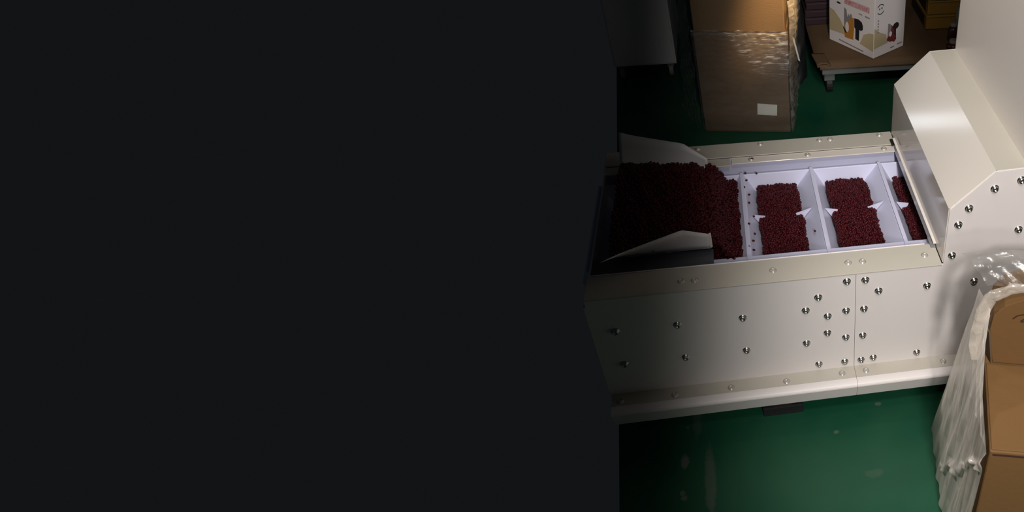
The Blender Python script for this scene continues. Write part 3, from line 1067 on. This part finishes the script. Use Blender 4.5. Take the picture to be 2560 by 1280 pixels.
grid('mass_body', mass, 28, 22, M_BLACK, bg)  # plain black rounded lump
lathe('mass_neck', [(0.020, 0), (0.012, 0.02), (0.022, 0.05), (0.004, 0.06)], (0.274, 1.86, 0.352), M_BLACK, bg, 12)

# yellow flat cartons in a stack
for k in range(4):
    z = 0.1515 + k * 0.064
    nm = ['lowest', 'second', 'third', 'fourth', 'fifth'][k]
    t = thing('yellow_carton', 'flat mustard yellow carton on the trolley beside the hood, %s from the bottom' % nm if k else
              'flat mustard yellow carton on the trolley beside the hood, lowest of its stack', 'carton', (0.98, 2.0, z), 'yellow cartons stacked on the trolley')
    j = [0.0, 0.003, -0.002, 0.004, 0.0][k]
    box('carton_body', (0.845 + j, 1.869 + j, z), (1.13 + j, 2.16 + j, z + 0.0615), M_YELLOW, t, bevel=0.004)
    box('lid_seam', (0.846 + j, 1.8675 + j, z + 0.052), (1.129 + j, 1.8688 + j, z + 0.0535), M_CARD2, t)
    box('dark_side', (0.8425 + j, 1.90 + j, z + 0.010), (0.8445 + j, 2.13 + j, z + 0.050), M_PURPLE, t)  # dark plum plate over the left side

# jars by the hood
for (x, y, r, h, lab, m1, m2) in (
        (0.915, 1.668, 0.030, 0.026, 'squat dark brown jar nearest the hood edge on the trolley', M_BROWNJ, M_GREYP),
        (0.935, 1.755, 0.024, 0.060, 'dark brown bottle with grey shoulders on the trolley beside the hood', M_BROWNJ, M_GREYP),
        (0.985, 1.835, 0.022, 0.110, 'taller bottle with grey green cap in front of the yellow cartons', M_CAPG, M_CAPG)):
    t = thing('jar', lab, 'jar', (x, y, 0.1515), 'jars on the trolley')
    lathe('jar_body', [(r * 0.92, 0), (r, 0.003), (r, h * 0.7), (r * 0.8, h * 0.9), (r * 0.55, h)], (x, y, 0.1515), m1, t, 20)
    lathe('jar_cap', [(r * 0.62, 0), (r * 0.64, 0.002), (r * 0.64, 0.012), (r * 0.5, 0.014)], (x, y, 0.1515 + h), m2, t, 20)

# ------------------------------------------------------------------ pale cabinet at the dim left edge
cb = thing('rolling_cabinet', 'pale grey cabinet on castors in the dim left background', 'cabinet', (-0.42, 2.1, 0))
box('cabinet_body', (-0.500, 1.870, 0.064), (-0.240, 2.35, 0.95), M_CAB, cb, bevel=0.003)
box('cabinet_door', (-0.495, 1.864, 0.072), (-0.246, 1.8695, 0.93), M_CAB, cb, bevel=0.002)
for x, y in ((-0.268, 1.90), (-0.472, 1.90), (-0.268, 2.31), (-0.472, 2.31)):
    ca = box('caster', (x - 0.014, y - 0.016, 0.044), (x + 0.014, y + 0.016, 0.0635), M_GREYMET, cb, bevel=0.002)
    vs = []
    n = 18
    for s in (-0.009, 0.009):
        for i in range(n):
            a = 2 * math.pi * i / n
            vs.append((x + s, y + 0.027 * math.cos(a), 0.027 + 0.027 * math.sin(a)))
    fs = [tuple(range(n)), tuple(range(2 * n - 1, n - 1, -1))] + [(i, (i + 1) % n, n + (i + 1) % n, n + i) for i in range(n)]
    put('wheel', vs, fs, M_GREYP, ca, bevel=0.002)

# ------------------------------------------------------------------ film wrapped load in the right foreground
A2 = math.radians(-14.7)
bc = thing('foreground_carton', 'big brown carton in the right foreground, the flat top facing up', 'carton', (0.60, -0.33, 0.152))
q0 = Vector((0.361, -0.462, 0.152))
ub = Vector((math.cos(A2), math.sin(A2), 0))
vb = Vector((-math.sin(A2), math.cos(A2), 0))
obox('carton_body', q0, A2, (0.50, 0.285, 0.295), M_CARD3, bc, bevel=0.005, seg=3)
obox('top_flap', q0 + ub * 0.003 + vb * 0.003 + Vector((0, 0, 0.2952)), A2, (0.494, 0.190, 0.0025), M_CARD3, bc, bevel=0.001, seg=1)
obox('front_seam', q0 + ub * 0.006 - vb * 0.0008 + Vector((0, 0, 0.284)), A2, (0.48, 0.0012, 0.0045), M_INK, bc)

tp = thing('marked_carton', 'brown carton with marker writing on top of the foreground carton', 'carton', tuple(q0 + vb * 0.24 + ub * 0.2 + Vector((0, 0, 0.30))))
t0 = q0 + vb * 0.196 + ub * 0.004 + Vector((0, 0, 0.296))


def tpt(a, b, h):
    return t0 + ub * a + vb * b + Vector((0, 0, h))


sil = [(0.010, 0.002), (0.42, 0.002), (0.42, 0.172), (0.09, 0.172), (0.045, 0.170), (0.012, 0.150), (-0.004, 0.125), (-0.006, 0.09), (0.0, 0.05)]
m = len(sil)
vs = [tuple(tpt(a, 0, h)) for a, h in sil] + [tuple(tpt(a + 0.004, 0.085, h)) for a, h in sil]
fs = [tuple(range(m)), tuple(range(2 * m - 1, m - 1, -1))] + [(i, (i + 1) % m, m + (i + 1) % m, m + i) for i in range(m)]
put('carton_body', vs, fs, M_CARD3, tp, bevel=0.002)
vs = [tuple(tpt(*p)) for p in ((-0.006, -0.002, 0.085), (0.008, -0.002, 0.004), (-0.004, 0.03, 0.004), (-0.016, 0.03, 0.080))]
put('side_flap', vs, [(0, 1, 2, 3)], M_CARD2, tp, solid=0.003)


def stroke(name, pts, r=0.0014):
    # flat marker stroke on the front face, pts in (right, up)
    vs, fs = [], []
    P_ = [tpt(a, -0.0008, h) for a, h in pts]
    for i, p in enumerate(P_):
        d = (P_[min(i + 1, len(P_) - 1)] - P_[max(i - 1, 0)]).normalized()
        nrm = d.cross(vb).normalized() * r
        vs += [tuple(p + nrm), tuple(p - nrm)]
    for i in range(len(P_) - 1):
        fs.append((2 * i, 2 * i + 1, 2 * i + 3, 2 * i + 2))
    return put(name, vs, fs, M_INK, tp, solid=0.0005)


def smooth_pts(ctrl, n=6):
    out = []
    c = [ctrl[0]] + list(ctrl) + [ctrl[-1]]
    for i in range(1, len(c) - 2):
        for k in range(n):
            t = k / n
            p = [0.5 * (2 * c[i][j] + (c[i + 1][j] - c[i - 1][j]) * t + (2 * c[i - 1][j] - 5 * c[i][j] + 4 * c[i + 1][j] - c[i + 2][j]) * t * t
                        + (-c[i - 1][j] + 3 * c[i][j] - 3 * c[i + 1][j] + c[i + 2][j]) * t ** 3) for j in (0, 1)]
            out.append(tuple(p))
    out.append(ctrl[-1])
    return out


stroke('marker_digit', smooth_pts([(0.030, 0.121), (0.038, 0.130), (0.050, 0.133), (0.053, 0.126), (0.045, 0.116), (0.055, 0.115), (0.059, 0.106), (0.057, 0.096)]), 0.0011)
stroke('marker_digit', smooth_pts([(0.071, 0.142), (0.064, 0.136), (0.061, 0.127), (0.064, 0.117), (0.071, 0.112), (0.078, 0.118), (0.075, 0.126), (0.066, 0.124)]), 0.0011)

pl = thing('wooden_pallet', 'wooden pallet under the film wrapped foreground cartons', 'pallet', (0.6, -0.33, 0))
for k in range(3):
    obox('plank', Vector((0.335, -0.455, 0.128)) + vb * (0.10 * k) + ub * 0.02, A2, (0.50, 0.085, 0.022), M_WOOD, pl, bevel=0.002, seg=1)
for k in range(3):
    obox('runner', Vector((0.335, -0.455, 0.0)) + ub * (0.03 + 0.20 * k), A2, (0.06, 0.28, 0.127), M_WOOD, pl, bevel=0.002, seg=1)

ff2 = thing('pallet_film', 'wrinkled whitish stretch film down the left side of the foreground cartons', 'plastic film', (0.38, -0.3, 0))
# rows of the draped side: (front point, back point) from top to bottom
rows = [((0.398, -0.282, 0.600), (0.386, -0.246, 0.618)), ((0.388, -0.310, 0.540), (0.386, -0.235, 0.560)), ((0.372, -0.372, 0.478), (0.387, -0.212, 0.485)),
        ((0.354, -0.466, 0.446), (0.388, -0.190, 0.400)), ((0.352, -0.468, 0.380), (0.389, -0.168, 0.310)), ((0.350, -0.469, 0.300), (0.390, -0.145, 0.220)),
        ((0.347, -0.470, 0.210), (0.390, -0.122, 0.130)), ((0.342, -0.471, 0.110), (0.390, -0.104, 0.060)), ((0.334, -0.473, 0.006), (0.390, -0.092, 0.006))]


def drape(u, v):
    k = v * (len(rows) - 1)
    i = min(int(k), len(rows) - 2)
    t = k - i
    t = t * t * (3 - 2 * t)
    a = np.array(rows[i][0]) * (1 - t) + np.array(rows[i + 1][0]) * t
    b = np.array(rows[i][1]) * (1 - t) + np.array(rows[i + 1][1]) * t
    p = a * (1 - u) + b * u
    # upright pleats
    amp = 0.0026 * math.sin(math.pi * min(1, max(0, u))) ** 0.5
    p[0] -= amp * (math.sin(u * 34 + 2.5 * math.sin(v * 4)) + 0.6 * math.sin(u * 71 + v * 6)) * min(1, max(0.06, (v - 0.22 - 0.25 * u) * 5))
    # the twisted tie across the pleats
    tie = math.exp(-((v - (0.415 + 0.74 * u + 0.02 * math.sin(u * 23))) / 0.022) ** 2) * min(1, max(0, (0.66 - u) * 9))
    p[0] -= 0.008 * tie + 0.003 * tie * math.sin(u * 55 + v * 60)
    p[2] = max(0.004, p[2])
    return tuple(p)


grid('film_drape', drape, 70, 110, M_FILM_D, ff2)


def collar(u, v):
    # crumpled roll of film along the left edge and over the top of the marked carton
    path = [(0.378, -0.300, 0.495), (0.380, -0.284, 0.540), (0.384, -0.276, 0.585), (0.400, -0.272, 0.622), (0.432, -0.276, 0.636), (0.470, -0.284, 0.640), (0.52, -0.296, 0.641), (0.62, -0.322, 0.641)]
    k = u * (len(path) - 1)
    i = min(int(k), len(path) - 2)
    t = k - i
    c = np.array(path[i]) * (1 - t) + np.array(path[i + 1]) * t
    d = np.array(path[i + 1]) - np.array(path[i])
    d /= np.linalg.norm(d)
    e1 = np.cross(d, [0, 1, 0.2])
    e1 /= np.linalg.norm(e1)
    e2 = np.cross(d, e1)
    a = 2 * math.pi * v
    r = 0.0125 * (1 + 0.34 * wob(u * 1.9, 0.5 * math.cos(a), 0.5 * math.sin(a), 3) + 0.05 * wob(u * 7, math.cos(a), math.sin(a), 1)) * (0.6 + 0.4 * math.sin(math.pi * min(1, u * 1.3)))
    return tuple(c + r * (e1 * 1.15 * math.cos(a) + e2 * 0.55 * math.sin(a)))


grid('film_collar', collar, 90, 20, M_FILM_K, ff2)
grid('film_sheet', lambda u, v: (0.395 + 0.20 * u - 0.02 * v, -0.258 + 0.100 * v - 0.05 * u, 0.634 + 0.030 * math.sin(v * 2.2) * math.sin(min(1, u * 2 + 0.15) * 1.57) - 0.05 * max(0, v - 0.7) + 0.003 * wob(u * 2, v * 2)),
     30, 24, M_FILM_T, ff2)
